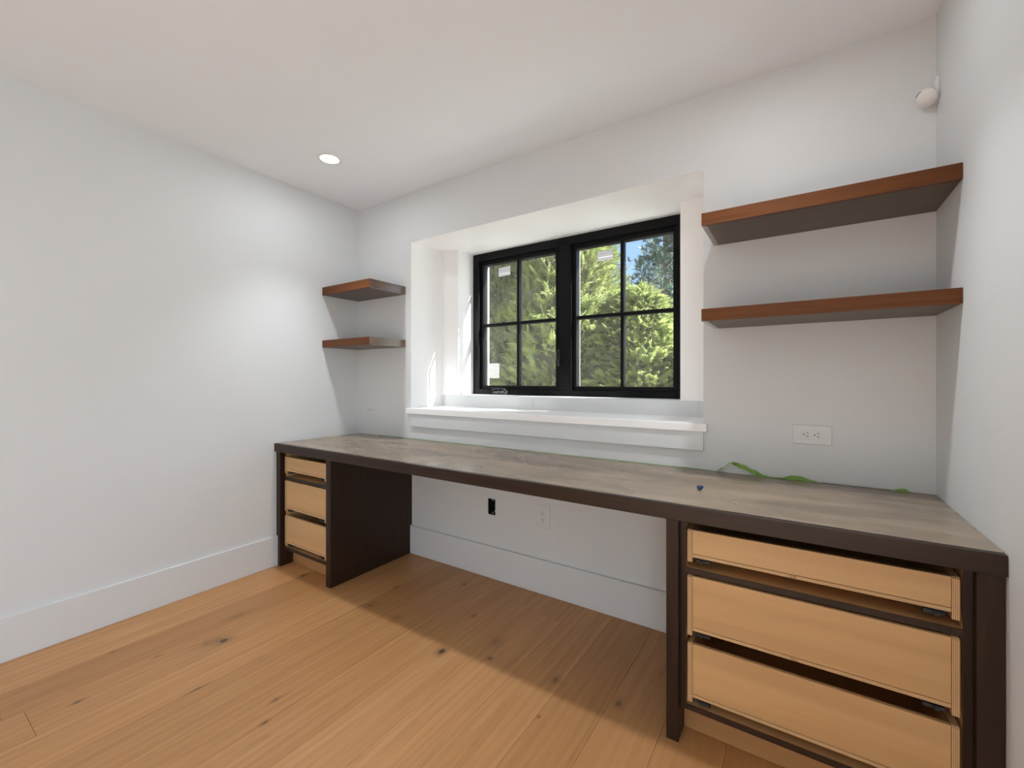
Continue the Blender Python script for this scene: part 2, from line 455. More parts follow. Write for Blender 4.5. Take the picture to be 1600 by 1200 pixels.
# knots read from the photograph (floor points in metres)
def floor_pt(px, py):
    F = Vector((-math.sin(math.radians(33.539)), math.cos(math.radians(33.539)), 0)); R = Vector((F.y, -F.x, 0))
    d = F + R * ((px - 800) / 677.55) + Vector((0, 0, (592.887 - py) / 677.55))
    t = -cam.location.z / d.z
    return cam.location + d * t
for px, py, rx, ry, dk in ((350, 1001, .014, .022, .9), (330, 1003, .03, .05, .35), (121, 1097, .007, .014, .8), (245, 1026, .006, .014, .6), (177, 1018, .006, .012, .5),
                           (475, 899, .014, .026, .75), (307, 1077, .005, .03, .7), (430, 1093, .006, .012, .6), (414, 1129, .006, .012, .7),
                           (579, 946, .018, .022, .5), (619, 917, .007, .014, .8), (690, 1018, .015, .020, 1.0), (725, 913, .008, .014, .9),
                           (740, 962, .007, .014, .7), (766, 1029, .007, .009, .9), (868, 1062, .012, .016, .6), (967, 1099, .012, .02, .6),
                           (842, 1120, .004, .006, .7), (372, 962, .014, .04, .3), (618, 965, .02, .025, .25), (775, 1003, .02, .03, .3)):
    p = floor_pt(px, py); KNOTS.append((p.x, p.y, rx, ry, dk))
M['floor'] = mat_floor(KNOTS)

rnd = random.Random(4)
seams = [0.0, 0.095] + [0.095 + 0.19 * k for k in range(1, 17)]
seams = [s for s in seams if s < W - 0.02] + [W]
fixed_joint = {0.475: -1.754, 0.855: -0.47, 1.615: -0.20}
for a, b in zip(seams, seams[1:]):
    j0 = None
    for k, v in fixed_joint.items():
        if abs(a - k) < 0.01: j0 = v
    cuts = [0.0]
    y = j0 if j0 is not None else -rnd.uniform(1.75, 2.6)
    while y > FRONT + 0.25:
        cuts.append(y); y -= rnd.uniform(1.7, 2.1)
    cuts.append(FRONT)
    for y1, y0 in zip(cuts, cuts[1:]):
        box('plank', a + 0.0003, b - 0.0003, y0 + 0.0003, y1 - 0.0003, -0.014, 0.0, 'floor', floor, bev=0.0011)

tag(box('baseboard_left', 0, BT, FRONT + 0.001, -0.002, 0.0005, BB, 'trim', bev=0.002), 'tall flat white baseboard along left wall', kind='structure')
tag(box('baseboard_back', BT + 0.0005, W - BT - 0.0005, -BT, 0, 0.0005, BB, 'trim', bev=0.002), 'tall flat white baseboard under the desk', kind='structure')
tag(box('baseboard_right', W - BT, W, DOOR_Y1 + 0.075, -0.002, 0.0005, BB, 'trim', bev=0.002), 'tall flat white baseboard along right wall', kind='structure')
bm = add_box(bmesh.new(), 0.531, 2.421, -0.026, -0.0005, 0.942, NB, 0.002)
add_box(bm, NL + 0.0005, NR - 0.0005, -0.0005, NDP - 0.0005, 0.9425, NB, 0)
tag(obj('trim_1', bm, 'niche'), 'white window sill board with square nose', kind='structure')
tag(box('trim_2', 0.560, 2.406, -0.016, -0.0003, 0.857, 0.9415, 'trim', bev=0.0015), 'flat white apron board below the window sill', kind='structure')

bm = bmesh.new()  # casing of the unseen doorway that was added for the fill light
for y0, y1, z0, z1 in ((DOOR_Y0 - 0.07, DOOR_Y0, 0.0005, DOOR_H + 0.07), (DOOR_Y1, DOOR_Y1 + 0.07, 0.0005, DOOR_H + 0.07), (DOOR_Y0, DOOR_Y1, DOOR_H, DOOR_H + 0.07)):
    add_box(bm, W - 0.016, W - 0.0003, y0, y1, z0, z1)
tag(obj('trim_3', bm, 'trim'), 'flat white casing around the added unseen doorway', kind='structure')

# ------------------------------------------------------------------ window
win = bpy.data.objects.new('window_1', None); COL.objects.link(win); win.location = (1.475, JD, JB)
tag(win, 'black framed double casement window with eight panes', kind='structure')
FY0, FY1 = JD, 0.575
FW, SW = 0.055, 0.025
MX = 1.475; MH = 0.05
FT, FB = NT - 0.054, JB + 0.038
def frame_rect(bm, x0, x1, z0, z1, wl, wr, wt, wb, y0, y1, bev=0.002):
    add_box(bm, x0, x0 + wl, y0, y1, z0, z1, bev); add_box(bm, x1 - wr, x1, y0, y1, z0, z1, bev)
    add_box(bm, x0 + wl, x1 - wr, y0, y1, z1 - wt, z1, bev); add_box(bm, x0 + wl, x1 - wr, y0, y1, z0, z0 + wb, bev)
bm = bmesh.new()
frame_rect(bm, JL + 0.0008, JR - 0.0008, JB + 0.0008, NT - 0.0008, FW, FW, 0.054, 0.038, FY0, FY1)
add_box(bm, MX - MH, MX + MH, FY0, FY1, FB - 0.001, FT + 0.001, 0.002)
obj('window_frame', bm, 'black_frame', win)
# thin raised bead round each light of the frame
for x0, x1 in ((JL + FW, MX - MH), (MX + MH, JR - FW)):
    bm = bmesh.new()
    frame_rect(bm, x0 - 0.004, x1 + 0.004, FB - 0.004, FT + 0.004, 0.004, 0.004, 0.004, 0.004, FY0 - 0.003, FY0 + 0.004, 0)
    obj('frame_bead', bm, 'black_frame', win)
    z0, z1 = FB + 0.0005, FT - 0.0005; x0 += 0.0005; x1 -= 0.0005
    bm = bmesh.new()
    frame_rect(bm, x0, x1, z0, z1, SW, SW, 0.030, 0.027, 0.500, 0.556)
    sash = obj('sash', bm, 'black_frame', win)
    gx0, gx1, gz0, gz1 = x0 + SW, x1 - SW, z0 + 0.027, z1 - 0.030
    mx, mz = (gx0 + gx1) / 2, (gz0 + gz1) / 2
    for y0, y1 in ((0.506, 0.5215), (0.5285, 0.548)):
        box('muntin', mx - 0.011, mx + 0.011, y0, y1, gz0, gz1, 'black_frame', sash, 0.003)
        box('muntin', gx0, mx - 0.011, y0, y1, mz - 0.011, mz + 0.011, 'black_frame', sash, 0.003)
        box('muntin', mx + 0.011, gx1, y0, y1, mz - 0.011, mz + 0.011, 'black_frame', sash, 0.003)
    for xa, xb in ((gx0, mx), (mx, gx1)):
        for za, zb in ((gz0, mz), (mz, gz1)):
            box('pane', xa, xb, 0.523, 0.527, za, zb, 'glass', sash, 0)
# white exterior brick-mould seen through the left panes
for x0, x1 in ((JL + FW + 0.001, MX - MH - 0.001), (MX + MH + 0.001, JR - FW - 0.001)):
    bm = bmesh.new()
    frame_rect(bm, x0, x1, FB + 0.001, FT - 0.001, 0.007, 0.007, 0.008, 0.007, 0.5765, 0.600, 0.001)
    obj('exterior_stop', bm, 'metal_grey', win)
def sticker(x0, x1, z0, z1, mat, shear=0.0):
    bm = bmesh.new(); y0, y1 = 0.5222, 0.5227
    prism(bm, [(x0, z0), (x1, z0 + shear), (x1, z1 + shear), (x0, z1)], 1, y0, y1)
    return obj('label_sticker', bm, mat, win)
sticker(0.918, 1.020, 1.925, 1.990, 'sticker', 0.004); sticker(0.822, 0.924, 1.182, 1.292, 'sticker_faint'); sticker(1.688, 1.790, 1.922, 1.984, 'sticker', 0.002)
# folding crank handle
bm = bmesh.new()
add_box(bm, 0.905, 1.035, FY0 - 0.016, FY0 - 0.0005, JB + 0.004, JB + 0.022, 0.004)
lathe(bm, [(0, 0), (0.012, 0), (0.012, 0.016), (0, 0.016)], (1.022, FY0 - 0.018, JB + 0.018), 12)
crank = obj('crank_base', bm, 'black_plastic', win)
bm = tube(bmesh.new(), [(1.022, FY0 - 0.024, JB + 0.036), (0.995, FY0 - 0.026, JB + 0.043), (0.955, FY0 - 0.024, JB + 0.046), (0.918, FY0 - 0.022, JB + 0.043), (0.906, FY0 - 0.020, JB + 0.034)], [0.006, 0.0055, 0.005, 0.005, 0.006], 8)
obj('crank_arm', bm, 'black_plastic', crank, smooth=True)
bm = bmesh.new(); rnd2 = random.Random(3)
for k in range(9):
    x = 0.912 + 0.014 * k
    tube(bm, [(x, FY0 - 0.0195, JB + 0.008 + rnd2.random() * .01), (x + 0.006, FY0 - 0.021, JB + 0.020 + rnd2.random() * .012), (x + 0.015, FY0 - 0.0195, JB + 0.010 + rnd2.random() * .016)], 0.0016, 5)
obj('plastic_wrap_crease', bm, 'metal', crank)
# sash lock lever on the mullion
bm = bmesh.new()
add_box(bm, 1.4265, 1.446, FY0 - 0.007, FY0 - 0.0003, 1.262, 1.372, 0.003)
lock = obj('lock_plate', bm, 'black_plastic', win)
bm = tube(bmesh.new(), [(1.436, FY0 - 0.010, 1.355), (1.431, FY0 - 0.022, 1.335), (1.432, FY0 - 0.024, 1.310), (1.440, FY0 - 0.020, 1.285), (1.446, FY0 - 0.014, 1.266)], [0.006, 0.007, 0.0065, 0.006, 0.005], 8)
obj('lock_lever', bm, 'black_plastic', lock, smooth=True)

# ------------------------------------------------------------------ desktop
desk = thing('desktop', (W / 2, -DD / 2, DH - DT), 'long dusty dark brown desktop spanning wall to wall under the window', 'desktop')
e = 0.0012
bm = add_box(bmesh.new(), e, W - e, -DD + 0.020, -e, DH - 0.004, DH)
obj('top_surface', bm, 'desktop', desk)
box('core', e, W - e, -DD + 0.020, -e, DH - DT, DH - 0.0041, 'desk_dark', desk, 0)
box('front_edge', e, W - e, -DD, -DD + 0.0198, DH - DT, DH, 'desk_dark', desk, 0.0015)

# ------------------------------------------------------------------ drawer cabinets
PY = -0.6154                    # front of the thick end panels
FYR = -0.590                    # front of the cabinet box
TOPZ = DH - DT - 0.0006
DRAWERS = ((0.690, 0.602, 0.586), (0.541, 0.366, 0.350), (0.323, 0.151, 0.135))

def panel_poly(y_back=-0.001, notch=True):
    z0 = 0.0006
    if notch: return [(PY, z0), (-BT - 0.001, z0), (-BT - 0.001, BB + 0.002), (y_back, BB + 0.002), (y_back, TOPZ), (PY, TOPZ)]
    return [(PY, z0), (y_back, z0), (y_back, TOPZ), (PY, TOPZ)]

def cabinet(name, xl0, xl1, xr0, xr1, label, dl):
    """thick end panels xl0-xl1 and xr0-xr1, the drawer box between them"""
    c = thing(name, ((xl0 + xr1) / 2, -0.3, 0.0006), label, 'cabinet')
    for a, b in ((xl0, xl1), (xr0, xr1)):
        bm = bmesh.new()
        if a < 0.01 or b > W - 0.01:     # scribed round the baseboard of the side wall
            a2, b2 = (BT + 0.001, b) if a < 0.01 else (a, W - BT - 0.001)
            add_box(bm, a2, b2, PY, -BT - 0.001, 0.0006, BB + 0.002); add_box(bm, a, b, PY, -0.001, BB + 0.002, TOPZ)
        else: prism(bm, panel_poly(), 0, a, b, 0.001)
        obj('end_panel', bm, 'desk_dark_v', c)
    g = 0.0004; t = 0.017
    ix0, ix1 = xl1 + g, xr0 - g
    yb = -0.03
    for a, b in ((ix0, ix0 + t), (ix1 - t, ix1)):
        box('box_side', a, b, FYR + 0.003, yb, 0.102, TOPZ, 'birch', c, 0)
        box('side_edge_band', a, b, FYR, FYR + 0.0028, 0.102, TOPZ, 'desk_dark_v', c, 0)
        # raw inner lip left unstained
    x0, x1 = ix0 + t + g, ix1 - t - g
    box('box_back', x0, x1, yb - 0.012, yb, 0.121, TOPZ, 'desk_dark', c, 0)
    for z0, z1 in ((0.545, 0.563), (0.102, 0.120)):
        box('deck', x0, x1, FYR + 0.003, yb - 0.0125, z0, z1, 'birch', c, 0)
        box('deck_edge_band', x0, x1, FYR, FYR + 0.0028, z0, z1, 'desk_dark', c, 0)
    box('toe_kick', ix0, ix1, -0.533, -0.515, 0.001, 0.1015, 'toe', c, 0.001)
    dx0, dx1 = x0 + 0.006, x1 - 0.006
    for n, (zt, zf, zs_) in enumerate(DRAWERS):
        st = 0.0145; fy = -0.5975 + 0.0015 * dl[n]
        d_depth = 0.46
        bm = add_box(bmesh.new(), dx0 + st, dx1 - st, fy + 0.02, fy + d_depth - 0.0132, zf + 0.001, zf + 0.0095)
        dr = obj('drawer', bm, 'birch', c)
        tag(dr, 'unfinished birch plywood drawer box without its front')
        box('front_panel', dx0 + st + 0.0006, dx1 - st - 0.0006, fy + 0.0015, fy + 0.0145, zf + 0.0112, zt - 0.001, 'birch', dr, 0.0006)
        box('bottom_strip', dx0 + st + 0.0006, dx1 - st - 0.0006, fy + 0.0008, fy + 0.0145, zf, zf + 0.0098, 'ply_strip', dr, 0.0006)
        box('back_panel', dx0 + st + 0.0006, dx1 - st - 0.0006, fy + d_depth - 0.013, fy + d_depth, zf, zt - 0.02, 'birch', dr, 0)
        for a, b in ((dx0, dx0 + st), (dx1 - st, dx1)):
            bm = bmesh.new()
            prism(bm, [(fy, zs_), (fy, zt - 0.004), (fy + 0.006, zt), (fy + d_depth, zt), (fy + d_depth, zs_)], 0, a, b)
            # plywood edges on the narrow faces, birch veneer on the broad ones
            o = obj('side_panel', bm, ['birch', 'ply_edge'], dr)
            for p in o.data.polygons:
                if abs(p.normal.x) < 0.5: p.material_index = 1
        for s, xa in ((1, dx0 + st + 0.001), (-1, dx1 - st - 0.001)):
            zc = zf - 0.0105
            bm = bmesh.new()
            def bx(u0, u1, y0, y1, z0, z1):
                a, b = sorted((xa + s * u0, xa + s * u1)); add_box(bm, a, b, y0, y1, z0, z1, 0.0008)
            bx(0.002, 0.058, fy + 0.010, fy + 0.060, zc + 0.0035, zc + 0.0098)
            bx(0.010, 0.046, fy + 0.004, fy + 0.030, zc - 0.004, zc + 0.0045)
            bx(0.020, 0.030, fy + 0.001, fy + 0.016, zc - 0.007, zc + 0.002)
            bx(0.036, 0.052, fy + 0.000, fy + 0.020, zc - 0.002, zc + 0.007)
            lk = obj('slide_lock', bm, 'black_plastic', dr)
        if True:
            for a, b in ((dx0 + st + 0.0015, dx0 + st + 0.010), (dx1 - st - 0.010, dx1 - st - 0.0015)):
                box('slide_rail', a, b, fy + 0.065, fy + 0.43, zf - 0.012, zf - 0.001, 'metal', dr, 0)
    return c

M['ply_strip'] = wood('plywood_bottom_strip', (0.50, 0.30, 0.14), (0.60, 0.39, 0.20), (0.68, 0.46, 0.25), 0, 0.55, 30)
cab_l = cabinet('drawer_cabinet', 0.001, 0.045, 0.5255, 0.568,
                'narrow dark brown drawer cabinet with three bare plywood drawers beside the left baseboard', (0, 0, 0))
cab_r = cabinet('drawer_cabinet', 2.3955, 2.434, 3.1093, W - 0.001,
                'wide dark brown drawer cabinet with three bare plywood drawers under the wall outlet', (0, 0, 1))

# pencil marks scribbled on the drawer strips of the wide cabinet
def scribble(x, z, y, strokes, parent):
    bm = bmesh.new()
    for st in strokes:
        tube(bm, [(x + u * 0.001, y, z + v * 0.001) for u, v in st], 0.0006, 5)
    return obj('pencil_mark', bm, 'pencil', parent)
drs = [o for o in cab_r.children if o.name.startswith('drawer') and o.type == 'MESH']
S1 = [[(0, 6), (3, 8), (5, 6), (3, 4), (5, 2), (2, 0), (0, 1)], [(8, 7), (8, 0)], [(12, 7), (12, 0)], [(12, 7), (16, 7)], [(12, 4), (15, 4)]]
S2 = [[(0, 8), (3, 1)], [(4, 7), (6, 3), (4, 1)], [(8, 6), (8, 1)], [(11, 6), (14, 3), (11, 1)], [(16, 5), (19, 2)]]
scribble(2.737, DRAWERS[0][1] + 0.001, -0.5970, S1, drs[0]); scribble(2.738, DRAWERS[1][1] + 0.001, -0.5970, S2, drs[1])

# ------------------------------------------------------------------ floating shelves
def shelf(x0, x1, z0, z1, open_end, label, group):
    """mitred box shelf; open_end = +1 if the free end faces +x, -1 if it faces -x"""
    yf, yb = -0.2988, -0.0008; ed = 0.018
    s = thing('floating_shelf', ((x0 + x1) / 2, -0.15, z0), label, 'shelf', group)
    a, b = (x0, x1 - ed) if open_end > 0 else (x0 + ed, x1)
    box('top_panel', a, b, yf + ed, yb, z1 - 0.012, z1, 'shelf_wood', s, 0)
    box('bottom_panel', a, b, yf + ed, yb, z0, z0 + 0.012, 'shelf_under', s, 0)
    box('inner_core', a, b, yf + ed, yb, z0 + 0.0121, z1 - 0.0121, 'desk_dark', s, 0)
    if open_end > 0:
        f = [(x0, yf), (x1, yf), (x1 - ed, yf + ed), (x0, yf + ed)]
        en = [(x1, yf), (x1, yb), (x1 - ed, yb), (x1 - ed, yf + ed)]
    else:
        f = [(x0, yf), (x1, yf), (x1, yf + ed), (x0 + ed, yf + ed)]
        en = [(x0, yf), (x0 + ed, yf + ed), (x0 + ed, yb), (x0, yb)]
    obj('front_edge', prism(bmesh.new(), f, 2, z0, z1), 'shelf_wood', s)
    obj('end_edge', prism(bmesh.new(), en, 2, z0, z1), 'shelf_wood_y', s)
    return s
shelf(0.001, 0.5045, 1.757, 1.8105, 1, 'short brown wooden floating shelf in the corner, upper of the pair', 'corner shelves')
shelf(0.001, 0.5045, 1.3945, 1.444, 1, 'short brown wooden floating shelf in the corner, lower of the pair', 'corner shelves')
shelf(2.4475, W - 0.001, 1.760, 1.807, -1, 'long brown wooden floating shelf right of window, upper of the pair', 'long shelves')
shelf(2.4475, W - 0.001, 1.396, 1.442, -1, 'long brown wooden floating shelf right of window, lower of the pair', 'long shelves')

# ------------------------------------------------------------------ outlets
def outlet(cx, cz, horizontal, label):
    t = thing('wall_outlet', (cx, 0, cz), label, 'outlet')
    hw, hh = 0.042, 0.0625
    def B(bm, u0, u1, y0, y1, v0, v1, bev=0.0):
        if horizontal: add_box(bm, cx + v0, cx + v1, y0, y1, cz + u0, cz + u1, bev)
        else: add_box(bm, cx + u0, cx + u1, y0, y1, cz + v0, cz + v1, bev)
    if horizontal: hw, hh = 0.037, 0.0635
    bm = bmesh.new(); B(bm, -hw, hw, -0.0065, -0.0003, -hh, hh, 0.0018); obj('cover_plate', bm, 'outlet_plastic', t)
    bm = bmesh.new(); B(bm, -0.0168, 0.0168, -0.0085, -0.0066, -0.0335, 0.0335, 0.0006); rec = obj('receptacle', bm, 'outlet_plastic', t)
    sg = -1 if horizontal else -1
    for c in (-0.0175, 0.0175):
        for u, hgt in ((-0.0064, 0.0042), (0.0064, 0.0034)):
            bm = bmesh.new(); B(bm, u - 0.0012, u + 0.0012, -0.0090, -0.0084, c + 0.003 - hgt, c + 0.003 + hgt); obj('slot', bm, 'slot', rec)
        bm = bmesh.new()
        gc = (cx + c - 0.0085, -0.0084, cz) if horizontal else (cx, -0.0084, cz + c - 0.0085)
        lathe(bm, [(0, 0), (0.0026, 0), (0.0026, 0.0006), (0, 0.0006)], gc, 10, Matrix.Rotation(math.radians(90), 3, 'X'))
        obj('ground_hole', bm, 'slot', rec)
    return t
outlet(2.8005, 0.9555, True, 'white sideways double outlet on wall between the long shelves and desk')
outlet(0.150, 0.953, True, 'white sideways double outlet on wall under the corner shelves')
outlet(1.590, 0.421, False, 'white upright double outlet on wall below the desktop')

# empty electrical box in the wall below the desk
eb = thing('electrical_box', ((HX0 + HX1) / 2, 0.03, HZ0), 'open black electrical box in wall below the desktop', 'electrical box')
bm = bmesh.new(); g = 0.0008
add_box(bm, HX0 + g, HX0 + 0.003, 0.001, 0.065, HZ0 + g, HZ1 - g); add_box(bm, HX1 - 0.003, HX1 - g, 0.001, 0.065, HZ0 + g, HZ1 - g)
add_box(bm, HX0 + g, HX1 - g, 0.001, 0.065, HZ0 + g, HZ0 + 0.003); add_box(bm, HX0 + g, HX1 - g, 0.001, 0.065, HZ1 - 0.003, HZ1 - g)
add_box(bm, HX0 + g, HX1 - g, 0.062, 0.065, HZ0 + g, HZ1 - g)
obj('box_shell', bm, 'dark_hole', eb)
for z in (HZ0 + 0.010, HZ1 - 0.010):
    bm = lathe(bmesh.new(), [(0.0015, -0.003), (0.005, -0.003), (0.005, 0.003), (0.0015, 0.003), (0.0015, -0.003)], (1.240, 0.010, z), 12, Matrix.Rotation(math.radians(90), 3, 'X'))
    obj('screw_tab', bm, 'metal', eb)
obj('wire', tube(bmesh.new(), [(1.252, 0.058, HZ1 - 0.006), (1.254, 0.034, HZ1 - 0.03), (1.251, 0.026, HZ1 - 0.06), (1.256, 0.016, HZ0 + 0.035), (1.248, 0.012, HZ0 + 0.016)], 0.0016, 6), 'white_plastic', eb)
obj('wire', tube(bmesh.new(), [(1.246, 0.058, HZ1 - 0.02), (1.249, 0.040, HZ1 - 0.03), (1.247, 0.036, HZ1 - 0.058), (1.240, 0.046, HZ0 + 0.02)], 0.0016, 6), 'metal', eb)

# ------------------------------------------------------------------ motion detector in the upper right corner
ms = thing('motion_detector', (W - 0.02, -0.03, 2.10), 'small white motion detector high in the corner above the long shelves', 'detector')
bm = bmesh.new()
prism(bm, [(W - 0.0005, 2.212), (W - 0.0085, 2.212), (W - 0.0085, 2.138), (W - 0.0005, 2.128)], 1, -0.0435, -0.004, 0.001)
obj('wall_plate', bm, 'white_plastic', ms)
ax = Vector((-0.50, -0.66, -0.56)).normalized()
rot = ax.to_track_quat('Z', 'Y').to_matrix()
cen = Vector((W - 0.0315, -0.040, 2.147))
bm = lathe(bmesh.new(), [(0, -0.012), (0.018, -0.012), (0.027, -0.005), (0.030, 0.0), (0.030, 0.006), (0.0288, 0.0075), (0, 0.0075)], cen, 36, rot)
body = obj('body', bm, 'white_plastic', ms, smooth=False)
bm = lathe(bmesh.new(), [(0.0262, 0.0074), (0.0252, 0.0095), (0.0195, 0.0130), (0.011, 0.0152), (0, 0.0160)], cen, 36, rot)
obj('lens_dome', bm, 'white_plastic', body, smooth=True)
bm = bmesh.new(); pts = []
up = rot @ Vector((0, 1, 0)); rt = rot @ Vector((1, 0, 0))
zup = Vector((0, 0, 1)) - ax * ax.z; zup.normalize(); side = ax.cross(zup)
for k in range(9):
    a = math.radians(10 + 5.5 * k); pts.append(cen + ax * 0.0082 + (zup * math.cos(a) + side * math.sin(a)) * 0.0276)
obj('indicator_slot', tube(bm, pts, 0.0011, 6), 'slot', body)
bm = tube(bmesh.new(), [cen - ax * 0.010, Vector((W - 0.016, -0.028, 2.156)), Vector((W - 0.007, -0.025, 2.160))], 0.008, 10)
obj('swivel_arm', bm, 'white_plastic', ms)

# ------------------------------------------------------------------ recessed downlights
def downlight(x, y, label, group=None):
    d = thing('recessed_downlight', (x, y, H), label, 'ceiling light', group)
    bm = lathe(bmesh.new(), [(0.050, -0.0005), (0.0515, -0.0045), (0.060, -0.0055), (0.067, -0.003), (0.068, -0.0003)], (x, y, H), 40)
    obj('trim_ring', bm, 'white_plastic', d, smooth=True)
    bm = lathe(bmesh.new(), [(0, -0.0022), (0.0505, -0.0022), (0.0505, -0.0006), (0, -0.0006)], (x, y, H), 40)
    obj('lens', bm, 'lens', d)
    l = bpy.data.lights.new('lamp', 'AREA'); l.shape = 'DISK'; l.size = 0.10; l.energy = DOWNLIGHT_W
    l.color = (0.90, 0.96, 1.0); l.spread = math.radians(176)
    lo = bpy.data.objects.new('lamp', l); COL.objects.link(lo); lo.parent = d; lo.location = (0, 0, -0.0075)
    # the fitting's optic: a soft-edged downward beam over the desk and floor
    l = bpy.data.lights.new('beam', 'SPOT'); l.energy = DOWNLIGHT_W * 20.0; l.spot_size = math.radians(92); l.spot_blend = 1.0
    l.shadow_soft_size = 0.045; l.color = (0.92, 0.965, 1.0)
    lo = bpy.data.objects.new('beam', l); COL.objects.link(lo); lo.parent = d; lo.location = (0, 0, -0.053)
    return d
downlight(0.512, -0.583, 'round white recessed ceiling downlight above the corner shelves')
downlight(2.645, -0.583, 'round white recessed ceiling downlight above the wide drawer cabinet')

# ------------------------------------------------------------------ odds and ends on the desktop
def tape(cl, width, name, label, lean):
    """ribbon along a centre line of (x, y, z) points; lean = (dy, dz) across the ribbon per point"""
    bm = bmesh.new(); A = []; B = []
    for (x, y, z), (dy, dz) in zip(cl, lean):
        n = math.hypot(dy, dz) if width else 1.0; width_ = width or 1.0; A.append(bm.verts.new((x, y, z))); B.append(bm.verts.new((x, y + dy / n * width_, z + dz / n * width_)))
    for i in range(len(cl) - 1): bm.faces.new([A[i], A[i + 1], B[i + 1], B[i]])
    g = bmesh.ops.solidify(bm, geom=bm.faces[:], thickness=0.0004)
    bmesh.ops.recalc_face_normals(bm, faces=bm.faces[:])
    return tag(obj(name, bm, 'tape', smooth=False), label, 'tape')
def lerp_path(keys, n):
    out = []
    for k in range(n + 1):
        x = keys[0][0] + (keys[-1][0] - keys[0][0]) * k / n
        for a, b in zip(keys, keys[1:]):
            if a[0] <= x <= b[0] + 1e-9:
                t = (x - a[0]) / (b[0] - a[0]); t = t * t * (3 - 2 * t)
                out.append([x] + [p + (q - p) * t for p, q in zip(a[1:], b[1:])]); break
    return out
rt_ = random.Random(8)
k1 = lerp_path([(0.25, -0.006, 0.0008, 1, .0), (2.44, -0.006, 0.0008, 1, .0)], 60)
tape([(x, y + rt_.uniform(-.0012, .0012), DH + z + rt_.uniform(0, .0022)) for x, y, z, *_ in k1], 0.0045, 'masking_tape',
     'thin green masking tape line along desktop and wall joint below the window', [(1, 0.25)] * len(k1))
K2 = [(2.455, -0.012, 0.0012, 1, .05), (2.478, -0.018, 0.016, 1, .05), (2.512, -0.024, 0.047, 1, -.2), (2.530, -0.024, 0.0515, .5, -.9), (2.560, -0.022, 0.044, -.2, -1), (2.600, -0.018, 0.026, -.4, -1),
      (2.640, -0.010, 0.006, -1, -.35), (2.670, -0.006, 0.0012, -1, -.02), (2.700, -0.006, 0.004, -1, -.05), (2.735, -0.010, 0.018, -.5, -1), (2.762, -0.010, 0.0185, -.5, -1), (2.800, -0.007, 0.006, -1, -.25),
      (2.825, -0.005, 0.0012, -1, 0), (3.040, -0.005, 0.0012, -1, 0), (3.062, -0.008, 0.010, -.6, -1), (3.076, -0.008, 0.011, -.6, -1), (3.088, -0.006, 0.002, -1, 0)]
k2 = lerp_path(K2, 130)
pts2, lean2 = [], []
for x, y, z, ly, lz in k2:
    n = math.hypot(ly, lz); wd = 0.006 if 2.83 < x < 3.03 else 0.019
    if lz < 0 and z > 0.0008: wd = min(wd, max(0.004, (z - 0.0006) / (-lz / n))) if lz / n < -0.08 else wd
    pts2.append((x, y, DH + z)); lean2.append((ly / n * wd, lz / n * wd))
tape(pts2, None, 'masking_tape', 'loose green masking tape curling up off the desktop near the outlet', lean2)

cx, cy = 2.459, -0.389
wn_ = thing('wire_connector', (cx, cy, DH), 'tiny blue plastic wire connector lying on the desktop', 'wire connector')
rot = Matrix.Rotation(math.radians(78), 3, 'Y') 
rot = Matrix.Rotation(math.radians(35), 3, 'Z') @ rot
bm = lathe(bmesh.new(), [(0, -0.009), (0.0075, -0.009), (0.0088, -0.005), (0.0082, 0.001), (0.0060, 0.006), (0.0048, 0.010), (0, 0.0108)], (cx, cy, DH + 0.0098), 12, rot)
cap = obj('cap', bm, 'blue', wn_)
for s in (-1, 1):
    p = Vector((cx, cy, DH + 0.0098))
    bm = bmesh.new()
    a = rot @ Vector((0, s * 0.0075, -0.008)); b = rot @ Vector((0, s * 0.0115, -0.006)); c2 = rot @ Vector((0, s * 0.0065, 0.003))
    d = (rot @ Vector((0.0016, 0, 0)))
    vs = [bm.verts.new(p + q + w_) for w_ in (d, -d) for q in (a, b, c2)]
    bm.faces.new(vs[:3]); bm.faces.new(vs[3:][::-1])
    for i in range(3): j = (i + 1) % 3; bm.faces.new([vs[i], vs[j], vs[3 + j], vs[3 + i]])
    bmesh.ops.recalc_face_normals(bm, faces=bm.faces[:])
    obj('wing', bm, 'blue', wn_)
bm = bmesh.new(); bmesh.ops.create_icosphere(bm, subdivisions=1, radius=0.0042)
rr = random.Random(2)
for v in bm.verts: v.co *= rr.uniform(.7, 1.2); v.co.z *= 0.6
zmin = min(v.co.z for v in bm.verts)
bmesh.ops.translate(bm, verts=bm.verts, vec=(2.587, -0.509, DH - zmin + 0.0001))
tag(obj('plaster_crumb', bm, 'grit'), 'tiny pale plaster crumb lying on the desktop', 'debris')

# ------------------------------------------------------------------ garden outside the window
GZ = -0.25
bm = bmesh.new(); add_box(bm, -30, 30, WALL_T + 0.02, 45, GZ - 0.2, GZ)  # unseen ground, kept pale to throw sunlight up into the niche
tag(obj('ground', bm, 'bounce_ground'), 'unseen ground outside the window made pale to bounce light', kind='structure')

# unseen outside face of the house, added to bounce sunlight onto the hedge
bm = bmesh.new()
for x0, x1, z0, z1 in ((-7.0, -0.121, GZ, 5.2), (W + 0.121, 9.0, GZ, 5.2), (-0.121, W + 0.121, H + 0.121, 5.2), (-0.121, W + 0.121, GZ, -0.121)):
    add_box(bm, x0, x1, 0.42, WALL_T, z0, z1)
tag(obj('wall_exterior_bounce', bm, 'stucco'), 'unseen pale stucco outside wall of the house, added to bounce sunlight', kind='structure')

